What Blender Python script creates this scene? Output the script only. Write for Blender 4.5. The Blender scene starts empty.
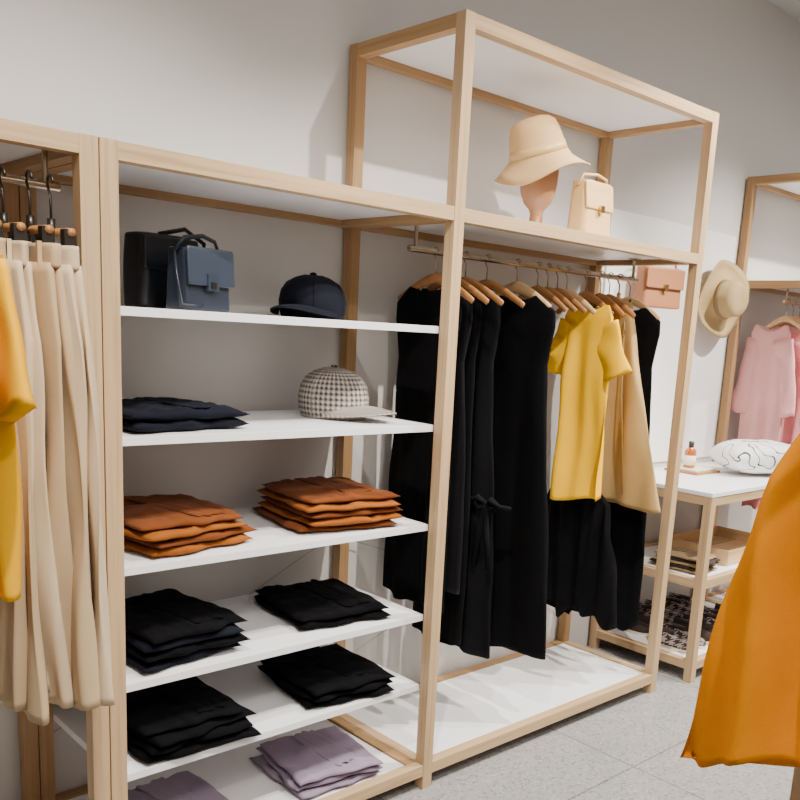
import bpy, bmesh, math, random
from mathutils import Vector, Matrix, noise
random.seed(4)
# ---------------------------------------------------------------- camera
F=879.2909; C=(-1.9425,-2.0443,1.5727); YAW=-0.7709; PIT=-0.1977; ROL=0.0590; PX=447.74; PY=508.06
fwd=Vector((math.sin(-YAW)*math.cos(PIT),math.cos(YAW)*math.cos(PIT),math.sin(PIT)))
r=fwd.cross(Vector((0,0,1))).normalized(); u=r.cross(fwd)
r2=r*math.cos(ROL)+u*math.sin(ROL); u2=-r*math.sin(ROL)+u*math.cos(ROL)
cam=bpy.data.cameras.new('camera'); co=bpy.data.objects.new('camera',cam); bpy.context.collection.objects.link(co)
m=Matrix((r2,u2,-fwd)).transposed().to_4x4(); m.translation=Vector(C); co.matrix_world=m
cam.lens=F/800*36; cam.sensor_width=36; cam.shift_x=-(PX-400)/800; cam.shift_y=(PY-400)/800
bpy.context.scene.camera=co
# ---------------------------------------------------------------- materials
def base(n,c,rough=.6,metal=0,**k):
    M=bpy.data.materials.new(n); M.use_nodes=True; b=M.node_tree.nodes['Principled BSDF']
    b.inputs['Base Color'].default_value=(*c,1); b.inputs['Roughness'].default_value=rough; b.inputs['Metallic'].default_value=metal
    for a,v in k.items(): b.inputs[a.replace('_',' ')].default_value=v
    return M,M.node_tree,b
def N(nt,t,**k):
    n=nt.nodes.new(t)
    for a,v in k.items():
        if a in n.inputs: n.inputs[a].default_value=v
        else: setattr(n,a,v)
    return n
def ramp(nt,src,stops):
    cr=nt.nodes.new('ShaderNodeValToRGB'); e=cr.color_ramp.elements
    while len(e)<len(stops): e.new(.5)
    for i,(p_,c_) in enumerate(stops): e[i].position=p_; e[i].color=(*c_,1)
    nt.links.new(src,cr.inputs[0]); return cr
def fabric(n,c,rough=.85,bump=.25,scale=60,var=.12,sheen=.1,spec=.2):
    M,nt,b=base(n,c,rough); tc=N(nt,'ShaderNodeTexCoord'); 
    ns=N(nt,'ShaderNodeTexNoise',Scale=6.0,Detail=4.0); nt.links.new(tc.outputs['Object'],ns.inputs['Vector'])
    cr=ramp(nt,ns.outputs['Fac'],[(.3,tuple(x*(1-var) for x in c)),(.7,tuple(min(1,x*(1+var)) for x in c))])
    nt.links.new(cr.outputs[0],b.inputs['Base Color'])
    n2=N(nt,'ShaderNodeTexNoise',Scale=float(scale)*5,Detail=3.0); nt.links.new(tc.outputs['Object'],n2.inputs['Vector'])
    bp=N(nt,'ShaderNodeBump',Strength=bump,Distance=.002); nt.links.new(n2.outputs['Fac'],bp.inputs['Height']); nt.links.new(bp.outputs[0],b.inputs['Normal'])
    b.inputs['Sheen Weight'].default_value=sheen; b.inputs['Sheen Roughness'].default_value=.5
    b.inputs['Specular IOR Level'].default_value=spec
    return M
def wood(n,c1,c2,rough=.5):
    M,nt,b=base(n,c1,rough); tc=N(nt,'ShaderNodeTexCoord'); mp=N(nt,'ShaderNodeMapping'); mp.inputs['Scale'].default_value=(2.2,70,1)
    nt.links.new(tc.outputs['UV'],mp.inputs[0]); ns=N(nt,'ShaderNodeTexNoise',Scale=1.0,Detail=6.0,Roughness=.6,Distortion=.6); nt.links.new(mp.outputs[0],ns.inputs['Vector'])
    cr=ramp(nt,ns.outputs['Fac'],[(.25,c2),(.5,c1),(.8,tuple(min(1,x*1.12) for x in c1))]); nt.links.new(cr.outputs[0],b.inputs['Base Color'])
    bp=N(nt,'ShaderNodeBump',Strength=.15,Distance=.001); nt.links.new(ns.outputs['Fac'],bp.inputs['Height']); nt.links.new(bp.outputs[0],b.inputs['Normal'])
    return M
WOOD=wood('pale_oak',(.53,.36,.20),(.38,.245,.125))
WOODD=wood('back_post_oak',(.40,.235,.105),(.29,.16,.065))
HANGW=wood('hanger_wood',(.38,.175,.06),(.28,.12,.04),.4)
HANGL=wood('hanger_wood_light',(.68,.45,.23),(.55,.35,.16),.4)
WHITE,_,_=base('white_laminate',(.88,.88,.90),.32)
PANEL,_,_=base('white_panel',(.86,.86,.86),.3)
STEEL,_,_=base('brushed_steel',(.50,.41,.30),.25,1)
DARKM,_,_=base('dark_metal',(.05,.045,.04),.35,.8)
WIRE,_,_=base('wire',(.4,.4,.4),.3,1)
BLACK=fabric('black_cloth',(.0022,.0022,.003),.95,.2,60,.2,0,.12)
BLACK2=fabric('black_cloth_ribbed',(.0032,.0032,.0045),.9,.3,40,.2,0,.15)
NAVY=fabric('navy_cloth',(.0030,.0040,.010),.9,.25,60,.2,0,.2)
RUST=fabric('rust_cloth',(.27,.076,.006),.85,.3,50,.15,.05)
RUSTD=fabric('rust_cloth_dark',(.15,.038,.005),.85,.3,50,.15,.05)
LILAC=fabric('lilac_cloth',(.26,.205,.28),.85,.3,50,.12)
KHAKI=fabric('khaki_cloth',(.44,.29,.115),.8,.25,60,.08)
CREAM=fabric('cream_twill',(.62,.48,.32),.8,.3,60,.07)
CREAM2=fabric('sand_twill',(.50,.36,.21),.8,.3,60,.07)
YELL=fabric('yellow_cloth',(.96,.52,.001),.9,.2,60,.05,0,.1)
MUST=fabric('mustard_cloth',(.87,.44,.003),.9,.25,60,.07,0,.1)
ORANGE=fabric('orange_wool',(.87,.295,.001),.95,.6,120,.10,0,.08)
PINK=fabric('pink_cloth',(.88,.37,.40),.85,.2,60,.06)
PINK2=fabric('pale_pink_cloth',(.88,.46,.47),.85,.2,60,.06)
BEIGE=fabric('beige_canvas',(.70,.45,.21),.8,.3,60,.05)
PEACH,_,_=base('peach_leather',(.47,.20,.09),.4)
TAN,_,_=base('beige_leather',(.74,.48,.21),.4)
HEAD,_,_=base('head_form_wood',(.34,.165,.075),.45)
NLEA,_,_=base('navy_leather',(.003,.0045,.008),.38)
BLEA,_,_=base('slate_blue_leather',(.011,.017,.030),.4)
BLEA2,_,_=base('slate_blue_leather_flap',(.020,.030,.050),.4)
GOLD,_,_=base('gold_metal',(.7,.5,.2),.25,1)
AMBER,_,b_=base('amber_glass',(.40,.10,.008),.08); b_.inputs['Coat Weight'].default_value=.6
LABEL,_,_=base('cream_label',(.8,.75,.6),.6)
KRAFT=fabric('kraft_cloth',(.30,.21,.115),.85,.2,50,.1)
BROWN=fabric('brown_cloth',(.04,.026,.022),.85,.2,50,.1)
STRAW,nt,b=base('straw',(.74,.58,.36),.7); tc=N(nt,'ShaderNodeTexCoord'); wv=N(nt,'ShaderNodeTexWave',Scale=70.0,Distortion=1.0); wv.bands_direction='Y'; nt.links.new(tc.outputs['UV'],wv.inputs['Vector'])
cr=ramp(nt,wv.outputs['Fac'],[(.2,(.40,.26,.10)),(.7,(.70,.52,.26))]); nt.links.new(cr.outputs[0],b.inputs['Base Color']); bp=N(nt,'ShaderNodeBump',Strength=.6,Distance=.003); nt.links.new(wv.outputs['Fac'],bp.inputs['Height']); nt.links.new(bp.outputs[0],b.inputs['Normal'])
def checkmat(n,S,dark,light,rough=.85):
    M,nt,b=base(n,light,rough); tc=N(nt,'ShaderNodeTexCoord'); sp=N(nt,'ShaderNodeSeparateXYZ'); nt.links.new(tc.outputs['UV'],sp.inputs[0])
    def mth(op,a,bv=None):
        q=nt.nodes.new('ShaderNodeMath'); q.operation=op
        for i,x in enumerate((a,bv)):
            if x is None: continue
            if isinstance(x,(int,float)): q.inputs[i].default_value=x
            else: nt.links.new(x,q.inputs[i])
        return q.outputs[0]
    def st(x,k): return mth('GREATER_THAN',mth('FRACT',mth('MULTIPLY',x,k)),.5)
    a=st(sp.outputs[0],S); c=st(sp.outputs[1],S); d=st(mth('ADD',sp.outputs[0],sp.outputs[1]),S*2)
    same=mth('SUBTRACT',1,mth('ABSOLUTE',mth('SUBTRACT',a,c)))
    f=mth('ADD',mth('MULTIPLY',same,a),mth('MULTIPLY',mth('SUBTRACT',1,same),d))
    cr=ramp(nt,f,[(.45,light),(.55,dark)]); nt.links.new(cr.outputs[0],b.inputs['Base Color']); return M
HOUND=checkmat('houndstooth',58,(.045,.034,.034),(.52,.46,.40))
PLAID=checkmat('plaid_cloth',22,(.03,.016,.018),(.36,.30,.29))
POUCH,nt,b=base('scribble_print',(.85,.85,.85),.6); tc=N(nt,'ShaderNodeTexCoord'); ns=N(nt,'ShaderNodeTexNoise',Scale=11.0,Detail=0.0,Distortion=.4); nt.links.new(tc.outputs['Object'],ns.inputs['Vector'])
cr=ramp(nt,ns.outputs['Fac'],[(.0,(.88,.88,.88)),(.545,(.88,.88,.88)),(.55,(.03,.03,.04)),(.58,(.03,.03,.04)),(.585,(.88,.88,.88))]); cr.color_ramp.interpolation='CONSTANT'; nt.links.new(cr.outputs[0],b.inputs['Base Color'])
WALL,nt,b=base('wall_paint',(.66,.635,.605),.8); tc=N(nt,'ShaderNodeTexCoord'); ns=N(nt,'ShaderNodeTexNoise',Scale=120.0,Detail=3.0); nt.links.new(tc.outputs['Object'],ns.inputs['Vector']); bp=N(nt,'ShaderNodeBump',Strength=.08,Distance=.002); nt.links.new(ns.outputs['Fac'],bp.inputs['Height']); nt.links.new(bp.outputs[0],b.inputs['Normal'])
CEIL,_,_=base('ceiling_paint',(.55,.55,.54),.9)
FLOOR,nt,b=base('terrazzo',(.55,.55,.53),.25); tc=N(nt,'ShaderNodeTexCoord'); vo=N(nt,'ShaderNodeTexVoronoi',Scale=110.0); nt.links.new(tc.outputs['Object'],vo.inputs['Vector'])
sx=N(nt,'ShaderNodeSeparateColor'); nt.links.new(vo.outputs['Color'],sx.inputs[0]); cr=ramp(nt,sx.outputs[0],[(.05,(.22,.215,.21)),(.2,(.295,.29,.285)),(.8,(.31,.305,.30)),(1,(.38,.38,.375))])
br=N(nt,'ShaderNodeTexBrick',Scale=1.0); br.offset=0; br.inputs['Brick Width'].default_value=.9; br.inputs['Row Height'].default_value=.9; br.inputs['Mortar Size'].default_value=.004; br.inputs['Color1'].default_value=(1,1,1,1); br.inputs['Color2'].default_value=(1,1,1,1); br.inputs['Mortar'].default_value=(.6,.6,.6,1)
nt.links.new(tc.outputs['Object'],br.inputs['Vector']); mx=nt.nodes.new('ShaderNodeMixRGB'); mx.blend_type='MULTIPLY'; mx.inputs[0].default_value=1; nt.links.new(cr.outputs[0],mx.inputs[1]); nt.links.new(br.outputs['Color'],mx.inputs[2]); nt.links.new(mx.outputs[0],b.inputs['Base Color'])
# ---------------------------------------------------------------- mesh builder
class B:
    def __init__(s): s.bm=bmesh.new(); s.uv=s.bm.loops.layers.uv.new('UVMap'); s.m=[]
    def mi(s,M):
        if M not in s.m: s.m.append(M)
        return s.m.index(M)
    def face(s,vs,M,uvs=None,sm=False):
        try: f=s.bm.faces.new(vs)
        except ValueError: return None
        f.material_index=s.mi(M); f.smooth=sm
        if uvs:
            for l,q in zip(f.loops,uvs): l[s.uv].uv=q
        return f
    def box(s,a,b,M,X=None):
        a=Vector(a); b=Vector(b)
        c=[Vector((x,y,z)) for x in (a.x,b.x) for y in (a.y,b.y) for z in (a.z,b.z)]
        L=[b[i]-a[i] for i in range(3)]; k=max(range(3),key=lambda i:L[i]); o=random.random()*20
        vs=[s.bm.verts.new(X@v if X else v) for v in c]
        for ids in ((0,1,3,2),(4,6,7,5),(0,4,5,1),(2,3,7,6),(0,2,6,4),(1,5,7,3)):
            P=[c[i] for i in ids]; oth=[i for i in range(3) if i!=k and max(abs(P[j][i]-P[0][i]) for j in range(4))>1e-6]
            q=oth[0] if oth else (k+1)%3
            s.face([vs[i] for i in ids],M,[(v[k]+o,v[q]+o) for v in P])
    def loft(s,rings,M,cap=True,sm=True,closed=True):
        n=len(rings[0]); V=[[s.bm.verts.new(p_) for p_ in R_] for R_ in rings]
        per=[0]
        ref=max(rings,key=lambda R_:sum((R_[i]-R_[i-1]).length for i in range(n)))
        for i in range(n): per.append(per[-1]+(ref[(i+1)%n]-ref[i]).length)
        cum=[0]
        for a,b in zip(rings,rings[1:]): cum.append(cum[-1]+max((a[0]-b[0]).length,(a[n//2]-b[n//2]).length))
        for i in range(len(V)-1):
            for j in range(n if closed else n-1):
                k=(j+1)%n
                s.face([V[i][j],V[i][k],V[i+1][k],V[i+1][j]],M,[(per[j],cum[i]),(per[j+1],cum[i]),(per[j+1],cum[i+1]),(per[j],cum[i+1])],sm)
        if cap and closed:
            for R_,Q in ((V[0],rings[0]),(V[-1],rings[-1])): s.face(R_ if R_ is V[-1] else R_[::-1],M,[(q.x,q.y) for q in Q],sm)
    def tube(s,path,rad,M,n=8,cap=True,flat=1.0,upv=Vector((0,0,1))):
        path=[Vector(p_) for p_ in path]; rings=[]
        for i,p_ in enumerate(path):
            t=(path[min(i+1,len(path)-1)]-path[max(i-1,0)]).normalized()
            a=t.cross(upv); 
            if a.length<1e-3: a=t.cross(Vector((1,0,0)))
            a.normalize(); b=a.cross(t); rr=rad[i] if isinstance(rad,(list,tuple)) else rad
            rings.append([p_+a*math.cos(2*math.pi*j/n)*rr*flat+b*math.sin(2*math.pi*j/n)*rr for j in range(n)])
        s.loft(rings,M,cap)
    def lathe(s,prof,M,X=None,n=40,wob=0,ph=0,cap=False,sx=1,sy=1):
        X=X or Matrix()
        s.loft([[X@Vector((sx*r_*math.cos(2*math.pi*j/n),sy*r_*math.sin(2*math.pi*j/n),z+(wob*r_*math.sin(3*2*math.pi*j/n+ph) if (wob and r_>.11) else 0))) for j in range(n)] for r_,z in prof],M,cap)
    def done(s,name,bevel=0,sub=0):
        bmesh.ops.recalc_face_normals(s.bm,faces=s.bm.faces[:])
        xs=[v.co for v in s.bm.verts]; o=Vector(((min(v.x for v in xs)+max(v.x for v in xs))/2,(min(v.y for v in xs)+max(v.y for v in xs))/2,min(v.z for v in xs)))
        bmesh.ops.translate(s.bm,verts=s.bm.verts[:],vec=-o)
        me=bpy.data.meshes.new(name); s.bm.to_mesh(me); s.bm.free()
        for M in s.m: me.materials.append(M)
        ob=bpy.data.objects.new(name,me); ob.location=o; bpy.context.collection.objects.link(ob)
        if bevel: 
            q=ob.modifiers.new('bevel','BEVEL'); q.width=bevel; q.segments=2; q.limit_method='ANGLE'
        if sub: q=ob.modifiers.new('sub','SUBSURF'); q.levels=sub; q.render_levels=sub
        return ob
def rot(px,py,pz,ax,ang): return Matrix.Translation((px,py,pz))@Matrix.Rotation(ang,4,ax)
# ---------------------------------------------------------------- room
p=.042;D=.5616;W1=1.053;W2=1.4488;H2=2.5039;H1=1.95; YW=D+.012
def slab(n,a,b,M):
    o=B(); o.box(a,b,M); return o.done(n)
slab('floor',(-4.5,-5,-.1),(6,YW+.1,0),FLOOR)
slab('ceiling',(-4.5,-5,3.4),(6,YW+.1,3.5),CEIL)
slab('wall_back',(-4.5,YW,0),(6,YW+.1,3.4),WALL)
slab('wall_left',(-4.6,-5,0),(-4.5,YW+.1,3.4),WALL)
slab('wall_right',(6,-5,0),(6.1,YW+.1,3.4),WALL)
slab('wall_front',(-4.5,-5.1,0),(6,-5,3.4),WALL)
# ---------------------------------------------------------------- shelving frames
def frame(o,x0,x1,h,mids=(),left=True,right=True,base=.05):
    xs=([x0] if left else [])+([x1-p] if right else [])
    for x in xs:
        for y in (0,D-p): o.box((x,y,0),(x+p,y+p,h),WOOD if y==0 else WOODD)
    for z in [base]+list(mids)+[h-p]:
        e=.0008
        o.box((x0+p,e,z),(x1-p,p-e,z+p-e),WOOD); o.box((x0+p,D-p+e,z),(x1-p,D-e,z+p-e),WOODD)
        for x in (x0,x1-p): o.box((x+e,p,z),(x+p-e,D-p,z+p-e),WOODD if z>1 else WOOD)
        if z<1: o.box((x0+p,p,z+.018),(x1-p,D-p,z+.036),WHITE)
        else: o.box((x0+p,p,z+.022),(x1-p,D-p,z+.032),WHITE)
def holes(o,x,z0,z1):
    z=z0
    while z<z1:
        o.tube([(x,-.0006,z),(x,.001,z)],.003,DARKM,8); z+=.16
def shelf(o,x0,x1,z,y0=p,y1=D-.012): o.box((x0,y0,z-.022),(x1,y1,z),WHITE)
SH=(1.5874,1.274,.9436,.6305,.3789)
def rail(o,x0,x1,y,z,zt):
    o.tube([(x0+.02,y,z),(x1-.02,y,z)],.011,STEEL,12)
    for x in (x0+.05,x1-.05):
        o.tube([(x,y,z),(x,y,zt)],.007,STEEL,8)
        o.box((x-.02,y-.02,zt-.004),(x+.02,y+.02,zt),STEEL)
o=B(); frame(o,-p+p,W2,H2,(H1-p,)); rail(o,p,W2-p,.28,1.84,H1-p+.022)
o.tube([(0.05,D-.02,.30),(W2-.05,D-.02,.78)],.0018,WIRE,6); o.tube([(0.05,D-.02,.78),(W2-.05,D-.02,.30)],.0018,WIRE,6)
holes(o,W2-.012,.5,1.9)
tall=o.done('clothing_display_rack',.0015)
o=B()
x0=-W1-p
for y in (0,D-p): o.box((x0,y,0),(x0+p,y+p,H1),WOOD if y==0 else WOODD)
e=.0008
for z in (.05,H1-p):
    o.box((x0+p,e,z),(-.001,p-e,z+p-e),WOOD); o.box((x0+p,D-p+e,z),(-.001,D-e,z+p-e),WOODD)
    o.box((x0+e,p,z),(x0+p-e,D-p,z+p-e),WOODD); o.box((-p,p,z),(-.001,D-p,z+p-e),WOODD)
    o.box((x0+p,p,z+.02),(-.001-p,D-p,z+.034),WHITE)
for z in SH:
    shelf(o,-W1+.001,-.002,z)
o.tube([(x0+.05,D-.008,.30),(-.05,D-.008,.78)],.0018,WIRE,6); o.tube([(x0+.05,D-.008,.78),(-.05,D-.008,.30)],.0018,WIRE,6)
o.done('shelving_unit',.0015)
LRY=.075
o=B(); frame(o,x0-.003-1.25,x0-.003,H1); rail(o,x0-1.25+p,x0-p,LRY,1.84,H1-p+.02)
o.tube([(x0-1.2,D-.02,.30),(x0-.05,D-.02,.78)],.0018,WIRE,6)
o.done('clothing_display_rack',.0015)
FX=2.74
o=B(); frame(o,FX,FX+1.3,H2,(H1-p,)); rail(o,FX+p-.02,FX+1.3-p,.28,1.84,H1-p+.022); o.done('clothing_display_rack',.0015)
slab('display_board',(1.54,YW-.012,.95),(2.70,YW-.0005,2.18),PANEL)
# display table
TX0,TX1,TH,TY=1.675,2.72,.92,-.045
o=B()
for x in (TX0,TX1-p):
    for y in (TY,D-p): o.box((x,y,0),(x+p,y+p,TH-.02),WOOD)
for z in (.06,.46,TH-.02-p):
    for y in (TY+.001,D-p+.001): o.box((TX0+p,y,z),(TX1-p,y+p-.002,z+p),WOOD)
    for x in (TX0+.001,TX1-p+.001): o.box((x,TY+p,z),(x+p-.002,D-p,z+p),WOOD)
    if z<.8: o.box((TX0+p,TY+p,z+.02),(TX1-p,D-p,z+.036),WHITE)
o.box((TX0-.002,TY-.002,TH-.02),(TX1,D,TH),WHITE)
o.done('display_table',.0015)
# ---------------------------------------------------------------- garments
def lerp_spec(spec,z):
    for a,b in zip(spec,spec[1:]):
        if a[0]>=z>=b[0]:
            t=(a[0]-z)/(a[0]-b[0]+1e-9); return [a[i]+(b[i]-a[i])*t for i in range(1,len(a))]
    return list(spec[-1][1:])
def body(o,X,yc,spec,M,k=9,amp=.014,ph=0,ang=0,hem=.012,n=56,lv=46,R=None,seed=0,top=.25,dip=0,nzs=.020,zig=0,hslope=0,nf=5):
    z0,z1=spec[0][0],spec[-1][0]; zs=sorted(set([z0+(z1-z0)*(i/lv)**1.0 for i in range(lv+1)]+[s_[0] for s_ in spec]),reverse=True)
    rings=[]; ca,sa=math.cos(ang),math.sin(ang)
    for z in zs:
        ya,yb,t=lerp_spec(spec,z); cy=(ya+yb)/2; hw=(yb-ya)/2; g=(z0-z)/(z0-z1); A=amp*max(0,min(1,(g-.04)/.6))
        ring=[]
        for j in range(n):
            a=2*math.pi*j/n; c_=math.cos(a); s_=math.sin(a)
            y=cy+hw*math.copysign(abs(c_)**.85,c_); x=t*math.copysign(abs(s_)**.7,s_)
            f=A*(math.sin(k*y*6.283+ph+1.6*g*math.sin(ph))+.6*math.sin(k*1.9*y*6.283+ph*2.1+g))
            nz=noise.noise(Vector((y*nf+seed*3.1,z*2.6,s_*1.3+seed)))*nzs*min(1,g*3+.1)
            f2=.35*A*s_*math.sin(k*2.3*y*6.283+ph)
            yd=y
            x+=f+nz+f2; y+=noise.noise(Vector((z*4,seed*7.7,c_*2)))*.010*min(1,g*4)
            zz=z+hem*g**6*math.sin(k*y*6.283*.8+ph+1)+hslope*g**4*(yd-cy)
            if zig: zz+=zig*g**8*(2*abs(((yd*4.2+ph)%1)-.5)-.5)
            if dip: zz-=dip*(1-min(1,(yd/.085)**2))*max(0,1-(z0-z)/.09)
            ring.append(Vector((X+x*ca-y*sa,yc+x*sa+y*ca,zz)))
        rings.append(ring)
    o.loft(rings,M)
def sleeve(o,X,yc,p0,p1,r0,r1,M,flat=.45,seed=0,ang=0,n=24,lv=14,k=3):
    p0=Vector(p0);p1=Vector(p1);rings=[];ca,sa=math.cos(ang),math.sin(ang); d=(p1-p0).normalized(); nx=Vector((0,-d.z,d.y))
    for i in range(lv+1):
        t=i/lv; c=p0.lerp(p1,t)+Vector((0,0,-.02*math.sin(t*3.14))); rr=r0+(r1-r0)*t; ring=[]
        for j in range(n):
            a=2*math.pi*j/n; q=c+nx*rr*math.cos(a)+Vector((1,0,0))*rr*flat*math.sin(a)
            q+=Vector((1,0,0))*(noise.noise(q*9+Vector((seed,0,0)))*.022)+nx*noise.noise(q*7+Vector((0,seed,0)))*.014
            q+=d*.006*math.sin(a*k)*t
            ring.append(Vector((X+q.x*ca-q.y*sa,yc+q.x*sa+q.y*ca,q.z)))
        rings.append(ring)
    o.loft(rings,M)
def hook(o,X,yc,z,rz,r_,M):
    pts=[Vector((X,yc,z)),Vector((X,yc,rz-.03))]
    for i in range(11):
        a=-math.pi*.30+math.pi*1.35*i/10; pts.append(Vector((X,yc+.0165*math.cos(a),rz+.0165*math.sin(a))))
    o.tube(pts,r_,M,6)
def hanger(o,X,yc,M,z=1.765,rz=1.84,w=.2,ang=0,drop=.075,rr=.018):
    ca,sa=math.cos(ang),math.sin(ang); P=[];Rr=[]
    for i in range(-12,13):
        t=i/12; y=w*t; zz=z-drop*abs(t)**1.4-.012
        P.append((X-y*sa,yc+y*ca,zz)); Rr.append(rr-rr*.42*abs(t))
    o.tube(P,Rr,M,10,flat=.5)
    hook(o,X,yc,z,rz,.0024,STEEL)
def cliphanger(o,X,yc,z=1.73,rz=1.84,w=.13,ang=0,M=None,hm=None):
    ca,sa=math.cos(ang),math.sin(ang)
    o.tube([(X+w*sa,yc-w*ca,z),(X-w*sa,yc+w*ca,z)],.009,M or HANGW,8)
    o.tube([(X,yc,z-.008),(X,yc,z+.03)],.009,M or DARKM,8)
    for t in (-.8,.8):
        y=w*t; X_=X-y*sa; Y_=yc+y*ca
        o.box((X_-.013,Y_-.012,z-.05),(X_+.013,Y_+.012,z+.006),M or DARKM)
    hook(o,X,yc,z,rz,.0032,hm or DARKM)
RY=.28
def dress(name,X,M,hM,zb,wb,wt=.19,yo=0,ang=0,seed=0,k=5,amp=.013,ztop=1.742,front=None,waist=None,hem=.012,w_h=.19,extra=None,th=1.0,zig=0,nzs=.012,rr=.018,hslope=0):
    o=B(); f=front if front else wb
    spec=[(ztop-.005,-.07,.07,.014),(ztop-.02,-.10,.10,.018),(ztop-.075,-wt,wt,.020),(ztop-.13,-wt-.005,wt+.005,.026*th),(ztop-.27,-wt+.02,wt-.02,.030*th)]
    if waist: spec.append((ztop-.45,-waist,waist,.030*th))
    spec+=[((ztop+zb)/2-.1,-(wt+f)/2,(wt+wb)/2,.032*th),(zb,-f,wb,.038*th)]
    body(o,X,RY+yo,spec,M,k,amp,seed*1.7,ang,hem,seed=seed,dip=.05,zig=zig,nzs=nzs,hslope=hslope)
    hanger(o,X,RY,hM,ang=ang,w=w_h,rr=rr)
    if extra: extra(o)
    return o.done(name)
def bow(o):
    X,Y,Z=.405,.16,.95
    for sgn in (-1,1):
        o.tube([(X,Y,Z),(X-.02,Y+sgn*.035,Z+.025),(X-.015,Y+sgn*.07,Z+.005),(X-.01,Y+sgn*.035,Z-.015),(X,Y,Z)],[.008,.012,.013,.012,.008],BLACK2,8)
        o.tube([(X-.01,Y,Z),(X-.02,Y+sgn*.02,Z-.10),(X-.018,Y+sgn*.04,Z-.24)],[.008,.012,.010],BLACK2,8)
    o.tube([(X+.015,Y-.1,Z),(X-.008,Y,Z),(X+.015,Y+.16,Z+.01)],.009,BLACK2,8)
dress('black_dress',.19,BLACK,HANGW,.58,.17,.165,.03,.0,1,6,.008,th=.6,nzs=.008)
dress('black_blouse',.262,BLACK2,HANGW,.64,.17,.155,.04,.0,2,7,.008,th=.6,nzs=.008)
dress('black_dress',.335,BLACK,HANGW,.40,.15,.14,.05,.0,3,5,.008,th=.6,nzs=.008)
dress('black_belted_dress',.445,BLACK2,HANGW,.35,.19,.13,.05,.0,4,4,.010,waist=.12,extra=bow,th=.7)
dress('black_dress',.61,BLACK,HANGL,.335,.19,.185,-.02,-.03,5,3,.010,front=.28,w_h=.175,rr=.024,hslope=-.12)
def tee(name,X,M,hM,zb,w,wb,yo=0,ang=0,seed=0,sl=.24,slr=.075,k=4,amp=.012,ztop=1.735,RYv=None,extra=None,th=.8,hw=.16,sw=.045,nzs=.02):
    o=B(); yc=(RYv if RYv is not None else RY)
    spec=[(ztop-.005,-.07,.07,.014),(ztop-.02,-.095,.095,.018),(ztop-.07,-w,w,.022),(ztop-.18,-w+.01,w-.01,.03*th),(ztop-.4,-(w+wb)/2,(w+wb)/2,.034*th),(zb,-wb,wb,.038*th)]
    body(o,X,yc+yo,spec,M,k,amp,seed*1.3,ang,seed=seed,dip=.05,nzs=nzs)
    for sg in (-1,1): sleeve(o,X,yc+yo,(0,sg*(w-.035),ztop-.10),(0,sg*(w+sw),ztop-.10-sl),.062,slr,M,.36,seed+sg,ang)
    hanger(o,X,yc,hM,ang=ang,w=hw)
    if extra: extra(o)
    return o.done(name)
for x,mm in ((.73,HANGW),(.79,HANGW),(.85,HANGW),(.91,HANGL)):
    o=B(); hanger(o,x,RY,mm,w=.15); o.done('wooden_hanger')
tee('yellow_tee',1.035,YELL,HANGW,.905,.120,.125,-.03,.04,7,.20,.065,5,.022,hw=.14,nzs=.035)
o=B(); body(o,1.133,RY,[(1.71,-.02,.07,.014),(1.68,-.05,.12,.018),(1.2,-.04,.12,.020),(.97,-.06,.14,.024),(.88,-.14,.18,.028),(.60,-.21,.22,.034),(.38,-.24,.24,.038)],BLACK,9,.012,1.3,0,.02,seed=10,n=110,zig=.06)
hanger(o,1.133,RY,HANGW,w=.13); o.done('black_pleated_dress')
tee('mustard_blouse',1.195,MUST,HANGW,1.25,.10,.09,.10,0,8,.16,.05,hw=.14,th=.6,sw=.02)
o=B(); body(o,1.265,RY-.02,[(1.735,-.055,.045,.018),(1.70,-.06,.05,.02),(1.4,-.145,.115,.028),(.875,-.315,.20,.036)],KHAKI,3,.014,1.0,-.04,.006,seed=12)
for yy in (-.07,.05): o.tube([(1.239,RY-.02+yy*.6,1.66),(1.229,RY-.02+yy,1.35),(1.217,RY-.02+yy*1.9,.93)],.0022,KHAKI,6)
cliphanger(o,1.265,RY-.0,1.748,1.84,.06,M=HANGL,hm=STEEL); o.done('khaki_skirt')
dress('black_sleeveless_dress',1.345,BLACK,HANGL,.31,.22,.17,.0,0,13,8,.005,front=.22,hem=.01,w_h=.16,th=.6,zig=.05,nzs=.006)
def trousers(X,yo,M,seed,ang,zb=.66,wt=.060,wb=.10,front=.0):
    o=B()
    body(o,X,LRY+yo,[(1.705,-wt,wt,.015),(1.66,-wt,wt,.017),(1.655,-wt+.002,wt-.002,.012)],M,5,.0,seed*2.1,ang,0,seed=seed,nzs=.004,lv=6)
    body(o,X+.008,LRY+yo,[(1.665,-wt+.004,wt-.004,.012),(1.50,-wb+.012,wb-.03,.014),(1.2,-wb-.01,wb-.04,.015),(.95,-wb-.03,wb-.07,.015),(zb,-wb-.06-front,wb-.09,.018)],M,4.2,.010,seed*2.1,ang,.006,seed=seed)
    body(o,X-.012,LRY+yo,[(1.665,-wt+.002,wt-.002,.014),(1.50,-wb+.016,wb-.02,.015),(1.2,-wb+.01,wb-.02,.015),(.95,-wb+.005,wb-.02,.015),(zb+.02,-wb-.01-front,wb-.03,.018)],M,4.2,.010,seed*2.1+2,ang,.006,seed=seed+20)
    for t in (-.5,.5): o.box((X-.021,LRY+yo+t*wt-.005,1.655),(X-.012,LRY+yo+t*wt+.005,1.708),M)
    cliphanger(o,X,LRY+yo*.5,1.735,1.84,.08,ang); return o.done('trousers')
trousers(-1.195,-.10,CREAM,1,.20,.69)
trousers(-1.243,-.125,CREAM2,2,.16,.70)
trousers(-1.291,-.09,CREAM,3,.12,.71)
trousers(-1.339,-.11,CREAM2,4,.10,.69)
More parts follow.
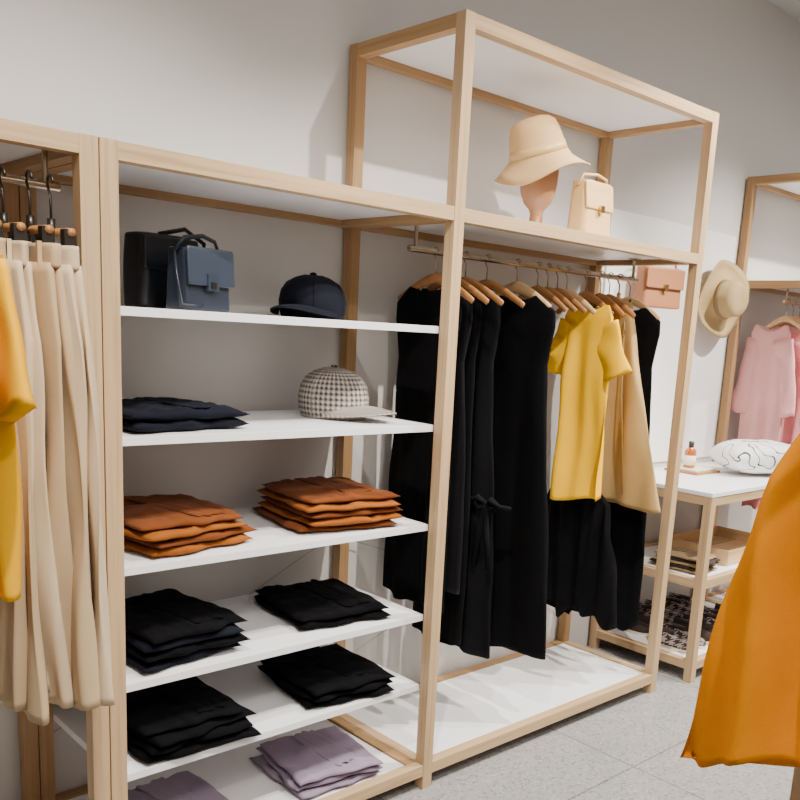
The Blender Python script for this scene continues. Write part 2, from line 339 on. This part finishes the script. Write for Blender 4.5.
tee('mustard_tee',-1.398,MUST,HANGW,.98,.19,.17,-.13,.04,21,.26,.085,3,.016,RYv=LRY,th=.55,sw=.055,nzs=.03)
tee('mustard_tee',-1.465,MUST,HANGW,.96,.18,.17,-.12,.05,22,.25,.085,3,.010,RYv=LRY,th=.6)
tee('black_tee',-1.55,BLACK,HANGW,1.0,.18,.17,-.06,.0,23,.2,.075,3,.010,RYv=LRY,th=.6)
tee('pink_blouse',2.83,PINK2,HANGL,.72,.115,.14,.075,0,31,.42,.055,6,.018,th=.6,nzs=.03,sw=.03,hw=.13)
tee('pink_blouse',2.91,PINK,HANGL,.66,.125,.16,.0,.0,32,.44,.055,6,.018,th=.6,nzs=.03,sw=.04,hw=.13)
tee('pink_blouse',2.99,PINK2,HANGL,.70,.14,.17,-.04,.0,33,.42,.06,6,.018,th=.6,nzs=.03,hw=.14)
tee('pink_blouse',3.07,PINK,HANGL,.68,.14,.18,-.06,.0,34,.42,.06,6,.018,th=.6,nzs=.03,hw=.14)
# foreground rack
RK=-1.66
o=B()
for x in (-.24,.75):
    for y in (RK+.26,RK-.26-p): o.box((x,y,0),(x+p,y+p,1.70),WOOD)
    o.box((x+.001,RK-.26,1.66),(x+p-.001,RK+.26,1.70-.001),WOOD); o.box((x+.001,RK-.26,.08),(x+p-.001,RK+.26,.12),WOOD)
o.box((-.24+p,RK+.261,.08),(.75,RK+.26+p-.001,.12),WOOD); o.box((-.24+p,RK-.26-p,.08),(.75,RK-.261,.12),WOOD)
o.tube([(-.85,RK,1.713),(.80,RK,1.713)],.013,STEEL,12); o.done('garment_rack',.0015)
def poncho(X,seed,zb,wb,M=ORANGE,hs=-.33):
    o=B()
    body(o,X,RK,[(1.63,-.05,.05,.014),(1.61,-.09,.09,.02),(1.54,-.18,.18,.028),(1.38,-.23,.245,.030),(1.18,-.29,.300,.034),(1.02,-.33,.342,.040),(zb,-wb,wb-.015,.044)],M,5.5,.028,seed*1.1,0,.016,n=130,lv=70,seed=seed,nzs=.06,nf=4,hslope=hs)
    hanger(o,X,RK,HANGL,z=1.635,rz=1.713,w=.18); return o.done('orange_cardigan')
poncho(-.60,1,.975,.375); poncho(-.43,2,1.0,.31)
# ---------------------------------------------------------------- folded clothes
def fold(o,cx,cy,z,w,d,t,M,ang,seed,sag=.0):
    nu,nv=30,26; X=rot(cx,cy,z,'Z',ang); T=[];Bt=[]
    def P(u_,v_,sgn):
        wob=1+.09*noise.noise(Vector((u_*1.7,v_*1.7,seed*5.3)))
        e=max(0,1-abs(u_)**7)*max(0,1-abs(v_)**9); h=(e**.45)
        x=w/2*u_*wob*(1-.05*v_*v_); y=d/2*v_*wob+.018*noise.noise(Vector((u_*2,seed,0)))
        wr=(noise.noise(Vector((u_*2.2+seed,v_*2.6,seed*2)))*.5+.35*noise.noise(Vector((u_*5+seed,v_*4,seed*3))))*t*.75
        if sgn>0: zz=t/2+t/2*h+wr*h+(t*.3*math.exp(-((u_+.25+.2*v_)/.06)**2) if seed%2 else -t*.22*math.exp(-((u_-.3)/.05)**2))*h
        else: zz=t/2-t/2*h
        return X@Vector((x,y,zz-sag*u_*u_))
    g={}
    for sgn in (1,-1):
        for i in range(nu+1):
            for j in range(nv+1):
                e=i in(0,nu) or j in(0,nv)
                if e and sgn<0: g[(i,j,-1)]=g[(i,j,1)]; continue
                g[(i,j,sgn)]=o.bm.verts.new(P(-1+2*i/nu,-1+2*j/nv,sgn))
    for sgn in (1,-1):
        for i in range(nu):
            for j in range(nv):
                ids=[(i,j),(i+1,j),(i+1,j+1),(i,j+1)]
                if sgn<0: ids=ids[::-1]
                vs=[g[(a,b,sgn)] for a,b in ids]
                if len(set(vs))==4: o.face(vs,M,[(a/nu*w,b/nv*d) for a,b in ids],True)
def stack(name,cx,cy,z,w,d,n,t,M,ang=0,seed=1,M2=None,jit=.014):
    o=B(); rnd=random.Random(seed)
    for i in range(n):
        fold(o,cx+rnd.uniform(-jit,jit),cy+rnd.uniform(-jit,jit),z+.001+i*t*.93,w*(1-.02*i),d*(1-.015*i),t,(M2 if (M2 and i%2) else M),ang+rnd.uniform(-.09,.09),seed+i)
    fold(o,cx+w*.12,cy+.01,z+.001+n*t*.93-.002,w*.30,d*.80,t*.35,(M2 if (M2 and (n-1)%2) else M),ang+.12,seed+n)
    return o.done(name)
stack('folded_navy_sweater',-.82,.25,SH[1],.36,.34,2,.030,NAVY,.05,1)
stack('folded_rust_shirts',-.82,.27,SH[2],.35,.40,4,.024,RUST,.10,5,RUSTD,.02)
stack('folded_rust_shirts',-.26,.27,SH[2],.37,.38,5,.023,RUSTD,-.12,9,RUST,.02)
stack('folded_black_shirts',-.82,.27,SH[3],.33,.40,4,.026,NAVY,.04,14,BLACK)
stack('folded_black_shirts',-.25,.28,SH[3],.34,.38,2,.024,BLACK,-.12,18)
stack('folded_black_trousers',-.82,.24,SH[4],.34,.40,4,.024,BLACK,.04,22)
stack('folded_black_trousers',-.26,.25,SH[4],.34,.38,3,.022,BLACK,-.1,26)
zb_=.05+.034
stack('folded_lilac_sweater',-.83,.24,zb_,.32,.34,2,.025,LILAC,.05,30)
stack('folded_lilac_sweater',-.30,.22,zb_,.33,.34,3,.022,LILAC,-.1,34)
stack('folded_kraft_shirts',1.86,.16,.498,.20,.28,5,.016,KRAFT,.1,40,BROWN)
def shoe(o,X,M,L=.25):
    rings=[];n=24;K=16
    for i in range(K+1):
        t=i/K; w_=max(.012,(.030+.016*math.sin(math.pi*min(1,.15+t*.75)))*(1-max(0,(t-.8)/.2)**2*.75)*(1-max(0,(.08-t)/.08)**2*.5)); h=.062-.030*t if t>.45 else .066+.004*math.cos(t*6)
        if t>.85: h*=1-((t-.85)/.15)**2*.45
        rings.append([X@Vector(((t-.5)*L,w_*math.cos(2*math.pi*j/n),.018+max(0,h*math.sin(2*math.pi*j/n)))) for j in range(n)])
    o.loft(rings,M)
    s_=[]
    for z in (0,.018):
        s_.append([X@Vector((L*.52*math.cos(a),(.044 if math.cos(a)>0 else .036)*math.sin(a),z)) for a in [2*math.pi*j/28 for j in range(28)]])
    o.loft(s_,LABEL,sm=False)
    o.loft([[X@Vector((-L*.20+L*.23*math.cos(a),.026*math.sin(a),z)) for a in [2*math.pi*j/20 for j in range(20)]] for z in (.074,.083)],BROWN)
zsh=.0965
for x,y,M in ((1.80,.15,PLAID),(2.01,.15,BROWN),(2.22,.15,PLAID),(2.43,.15,BROWN),(1.84,.42,BROWN),(2.06,.42,PLAID),(2.30,.42,PLAID)):
    o=B()
    for dx in (0,.10): shoe(o,rot(x+dx,y,zsh,'Z',-1.5+dx),M,.24)
    o.done('slip_on_shoes')
# ---------------------------------------------------------------- caps, hats
def cap(name,cx,cy,z,M,ang,s=1.0,hs=1.0,vl=.105):
    o=B(); X=rot(cx,cy,z,'Z',ang)@Matrix.Diagonal((s,s,s*hs,1))
    o.lathe([(.086,.0),(.092,.02),(.094,.05),(.088,.082),(.073,.106),(.050,.121),(.024,.129),(.006,.131),(.006,.128),(.03,.122),(.06,.108),(.082,.082),(.090,.048),(.088,.02),(.083,.001)],M,X,44,sx=1.12)
    o.lathe([(.001,.130),(.009,.131),(.010,.135),(.005,.138),(.0005,.139)],M,X,12)
    rings=[]
    for i in range(9):
        t=i/8; ring=[]
        for j in range(25):
            a=-1.3+2.6*j/24
            ri=.092; L=vl*math.cos(a*1.18)**.8*t if math.cos(a*1.18)>0 else 0
            ring.append(X@Vector((ri*1.12*math.cos(a)+max(L,0),ri*math.sin(a)*(1+.02*t),.038-.010*t*t-.021*(math.sin(a)**2))))
        rings.append(ring)
    low=[[v+Vector((0,0,-.005)) for v in R_] for R_ in rings[::-1]]
    o.loft(rings+low,M,cap=False,closed=False)
    for j in range(6):
        a=j*math.pi/3+.5
        o.tube([X@Vector((1.12*r_*math.cos(a),r_*math.sin(a),zz)) for r_,zz in [(.0925,.01),(.0945,.05),(.089,.082),(.074,.106),(.051,.121),(.024,.1295)]],.0013,M,6)
    return o.done(name)
cap('navy_baseball_cap',-.30,.31,SH[0]+.002,NAVY,-2.6,1.10,.92,.09)
cap('houndstooth_cap',-.20,.32,SH[1]+.002,HOUND,-1.30,1.14,1.08,.11)
def hat(o,X,prof,M,wob=0,ph=0,n=56):
    inner=[(max(r_-.003,.001),z-.004) for r_,z in prof[::-1]]
    o.lathe(prof+inner,M,X,n,wob,ph)
o=B(); hx,hy=.635,.23
o.lathe([(.001,0),(.055,0),(.057,.008),(.045,.014),(.026,.02),(.024,.07),(.03,.085),(.05,.105),(.064,.14),(.070,.18),(.072,.23),(.066,.29),(.05,.33),(.02,.35),(.001,.352)],HEAD,Matrix.Translation((hx,hy,H1+.001)),32)
X=Matrix.Translation((hx,hy,H1+.250))@Matrix.Rotation(math.radians(-4),4,'X')@Matrix.Rotation(math.radians(-20),4,'Y')
hat(o,X,[(.001,.160),(.035,.159),(.062,.152),(.082,.136),(.092,.112),(.100,.07),(.107,.03),(.120,.012),(.148,-.012),(.178,-.034)],BEIGE,.08,.8)
o.lathe([(.108,.030),(.1095,.030),(.104,.06),(.102,.06)],TAN,X,48)
o.done('bucket_hat_on_stand')
o=B(); X=Matrix.Translation((2.48,YW-.085,1.83))@Matrix.Rotation(math.radians(90),4,'X')@Matrix.Rotation(math.radians(-6),4,'Y')
hat(o,X,[(.001,.12),(.05,.125),(.08,.118),(.092,.10),(.10,.03),(.108,.01),(.15,.0),(.18,.008),(.205,.02)],STRAW,.09,.3)
o.lathe([(.1005,.025),(.103,.025),(.099,.05),(.0965,.05)],KRAFT,X,48)
o.tube([(2.48,YW-.0125,1.90),(2.48,YW-.10,1.90)],.01,STEEL,8); o.done('straw_hat')
# ---------------------------------------------------------------- bags
def rbox(o,X,w,d,h,M,rc=.02,taper=0,n=10,puff=0):
    def ring(z,s):
        W_,D_=w/2*(1-taper*z/h)*s,d/2*(1-taper*z/h*1.5)*s; pts=[]
        for cx_,cy_,a0 in ((1,1,0),(-1,1,90),(-1,-1,180),(1,-1,270)):
            for i in range(n):
                a=math.radians(a0+90*i/(n-1)); rr=min(rc,D_*.9)
                pts.append(X@Vector((cx_*(W_-rr)+rr*math.cos(a),cy_*(D_-rr)+rr*math.sin(a)+puff*cy_*math.sin(math.pi*z/h),z)))
        return pts
    b_=.008
    o.loft([ring(0,.94),ring(b_*.4,.985)]+[ring(b_+(h-2*b_)*i/8,1) for i in range(9)]+[ring(h-b_*.3,.985),ring(h,.94)],M)
def arc(X,w,h,n=14,y=0,z=0): return [X@Vector((-w*math.cos(math.pi*i/n),y,z+h*math.sin(math.pi*i/n))) for i in range(n+1)]
o=B(); X=rot(-.785,.36,SH[0]+.001,'Z',.12); rbox(o,X,.18,.10,.200,NLEA,.03,.03,puff=.008)
rbox(o,X@Matrix.Translation((0,-.060,.105)),.17,.012,.086,NLEA,.006)
o.tube([X@Vector((-.02,-.03,.20)),X@Vector((.05,-.05,.22)),X@Vector((.095,-.075,.185)),X@Vector((.10,-.08,.10)),X@Vector((.085,-.075,.02))],.006,NLEA,8,flat=.5)
o.done('navy_tote_bag')
o=B(); X=rot(-.755,.19,SH[0]+.001,'Z',.30); rbox(o,X,.17,.085,.160,BLEA,.018,.06)
Xf=X@Matrix.Translation((0,-.048,.066))
rbox(o,Xf@Matrix.Rotation(-.07,4,'X'),.170,.010,.097,BLEA2,.004)
o.box((-.02,-.008,-.012),(.02,.002,.03),BLEA2,Xf); o.box((-.009,-.011,-.006),(.009,-.006,.010),DARKM,Xf)
o.tube([X@Vector((-.085,0,.15)),X@Vector((-.06,-.01,.185)),X@Vector((0,-.015,.195)),X@Vector((.05,-.01,.185)),X@Vector((.08,0,.15))],.006,BLEA,8,flat=.6)
o.tube([X@Vector((-.085,0,.15)),X@Vector((-.107,-.03,.09)),X@Vector((-.11,-.05,.012)),X@Vector((-.06,-.075,.010))],.006,BLEA,8,flat=.6)
o.done('blue_satchel')
o=B(); X=rot(.828,.13,H1+.001,'Z',.05); rbox(o,X,.19,.09,.20,TAN,.022,.10)
rbox(o,X@Matrix.Translation((0,-.042,.10))@Matrix.Rotation(-.12,4,'X'),.176,.010,.096,TAN,.004)
o.tube([X@Vector((-.09,0,.18)),X@Vector((-.075,-.01,.22)),X@Vector((0,-.02,.228)),X@Vector((.075,-.01,.22)),X@Vector((.09,0,.18))],.005,TAN,8)
o.box((-.012,-.058,.09),(.012,-.048,.115),GOLD,X); o.done('beige_handbag')
o=B(); X=rot(1.82,YW-.12,1.745,'Z',-.2); rbox(o,X,.26,.08,.19,PEACH,.02,.04)
rbox(o,X@Matrix.Translation((0,-.045,.09)),.25,.010,.095,PEACH,.004); o.box((-.012,-.058,.08),(.012,-.05,.11),GOLD,X)
o.tube(arc(X,.11,.075,z=.18),.005,PEACH,8); o.tube([(1.82,YW-.0125,1.995),(1.82,YW-.13,1.995)],.006,STEEL,8)
o.done('peach_handbag')
# ---------------------------------------------------------------- table items
o=B(); o.box((2.10,.29,TH+.0005),(2.33,.49,TH+.012),HANGW); o.box((2.12,.31,TH+.012),(2.31,.47,TH+.023),LABEL); o.done('wooden_tray',.002)
o=B(); X=Matrix.Translation((2.18,.39,TH+.024)); 
o.lathe([(.001,0),(.029,0),(.031,.004),(.031,.085),(.024,.098),(.013,.104),(.013,.11),(.001,.11)],AMBER,X,28); o.lathe([(.0001,.108),(.014,.108),(.014,.138),(.0001,.139)],DARKM,X,20); o.lathe([(.0315,.015),(.0318,.015),(.0318,.065),(.0315,.065)],LABEL,X,28); o.done('fragrance_bottle')
o=B(); nu=32
g={}
X=rot(2.495,.17,TH+.004,'Z',-.45)
for sg in (1,-1):
    for i in range(nu+1):
        for j in range(nu+1):
            if sg<0 and (i in (0,nu) or j in (0,nu)): g[i,j,-1]=g[i,j,1]; continue
            a=-1+2*i/nu; b=-1+2*j/nu; e=max(0,(1-a**4)*(1-b**4))**.6
            g[i,j,sg]=o.bm.verts.new(X@Vector((.235*a*(1-.06*b*b),.15*b*(1-.06*a*a),.092+sg*.083*e+.006*e*noise.noise(Vector((a*3,b*3,sg))))))
for sg in (1,-1):
    for i in range(nu):
        for j in range(nu):
            vs=[g[a,b,sg] for a,b in ((i,j),(i+1,j),(i+1,j+1),(i,j+1))]; o.face(vs if sg>0 else vs[::-1],POUCH,None,True)
o.done('patterned_cushion')
o=B()
for i in range(3): o.box((2.08,.06+i*.12,.505),(2.60,.17+i*.12,.521),HANGL if i%2 else WOOD)
for x in (2.10,2.55): o.box((x,.06,.4965),(x+.03,.41,.505),WOODD)
o.box((2.08,.048,.4965),(2.60,.06,.575),HANGL); o.box((2.08,.41,.4965),(2.60,.42,.575),HANGL); o.box((2.07,.048,.4965),(2.08,.42,.575),HANGL); o.box((2.60,.048,.4965),(2.61,.42,.575),HANGL); o.done('wooden_crate',.001)
# ---------------------------------------------------------------- lights
def spot(x,y,tx,ty,tz,e,size=95,blend=.7,rad=.03,c=(1,.935,.845)):
    l=bpy.data.lights.new('spot','SPOT'); l.energy=e; l.spot_size=math.radians(size); l.spot_blend=blend; l.shadow_soft_size=rad; l.color=c
    lo=bpy.data.objects.new('ceiling_spotlight',l); lo.location=(x,y,3.22); lo.rotation_euler=(Vector((tx,ty,tz))-Vector((x,y,3.22))).to_track_quat('-Z','Y').to_euler(); bpy.context.collection.objects.link(lo)
    o=B(); d=(Vector((tx,ty,tz))-Vector((x,y,3.22))).normalized(); P=Vector((x,y,3.25)); o.tube([P-d*.12,P-d*.02],.05,DARKM,16); o.tube([P-d*.07,(x,y,3.40)],.012,DARKM,8); o.done('track_light')
spot(-1.3,-1.15,-1.0,.15,.5,290,88)
spot(.35,-1.35,.35,.3,.5,350,80,rad=.02)
spot(1.6,-.75,.75,.3,.1,380,75,.6,.015)
spot(2.6,-1.15,2.5,.15,.6,410,88)
spot(3.6,-1.15,3.6,.15,.5,260,88)
spot(-1.2,-2.6,-.5,-1.4,.9,130)
def area(n,loc,sx_,sy_,e,c=(1,.955,.90),rx=0):
    l=bpy.data.lights.new(n,'AREA'); l.shape='RECTANGLE'; l.size=sx_; l.size_y=sy_; l.energy=e; l.color=c; lo=bpy.data.objects.new(n,l); lo.location=loc; lo.rotation_euler=(rx,0,0); bpy.context.collection.objects.link(lo)
area('ambient_fill_light',(-.5,-3.0,3.38),5,1.6,75)  # unseen area lamp added as ambient fill, not a shop fixture
area('ambient_fill_light',(3.4,-1.8,3.38),2.5,1.2,50)  # second added fill lamp, towards the right end of the room
w=bpy.data.worlds.new('world'); bpy.context.scene.world=w; w.use_nodes=True; w.node_tree.nodes['Background'].inputs[0].default_value=(.5,.5,.5,1); w.node_tree.nodes['Background'].inputs[1].default_value=.3
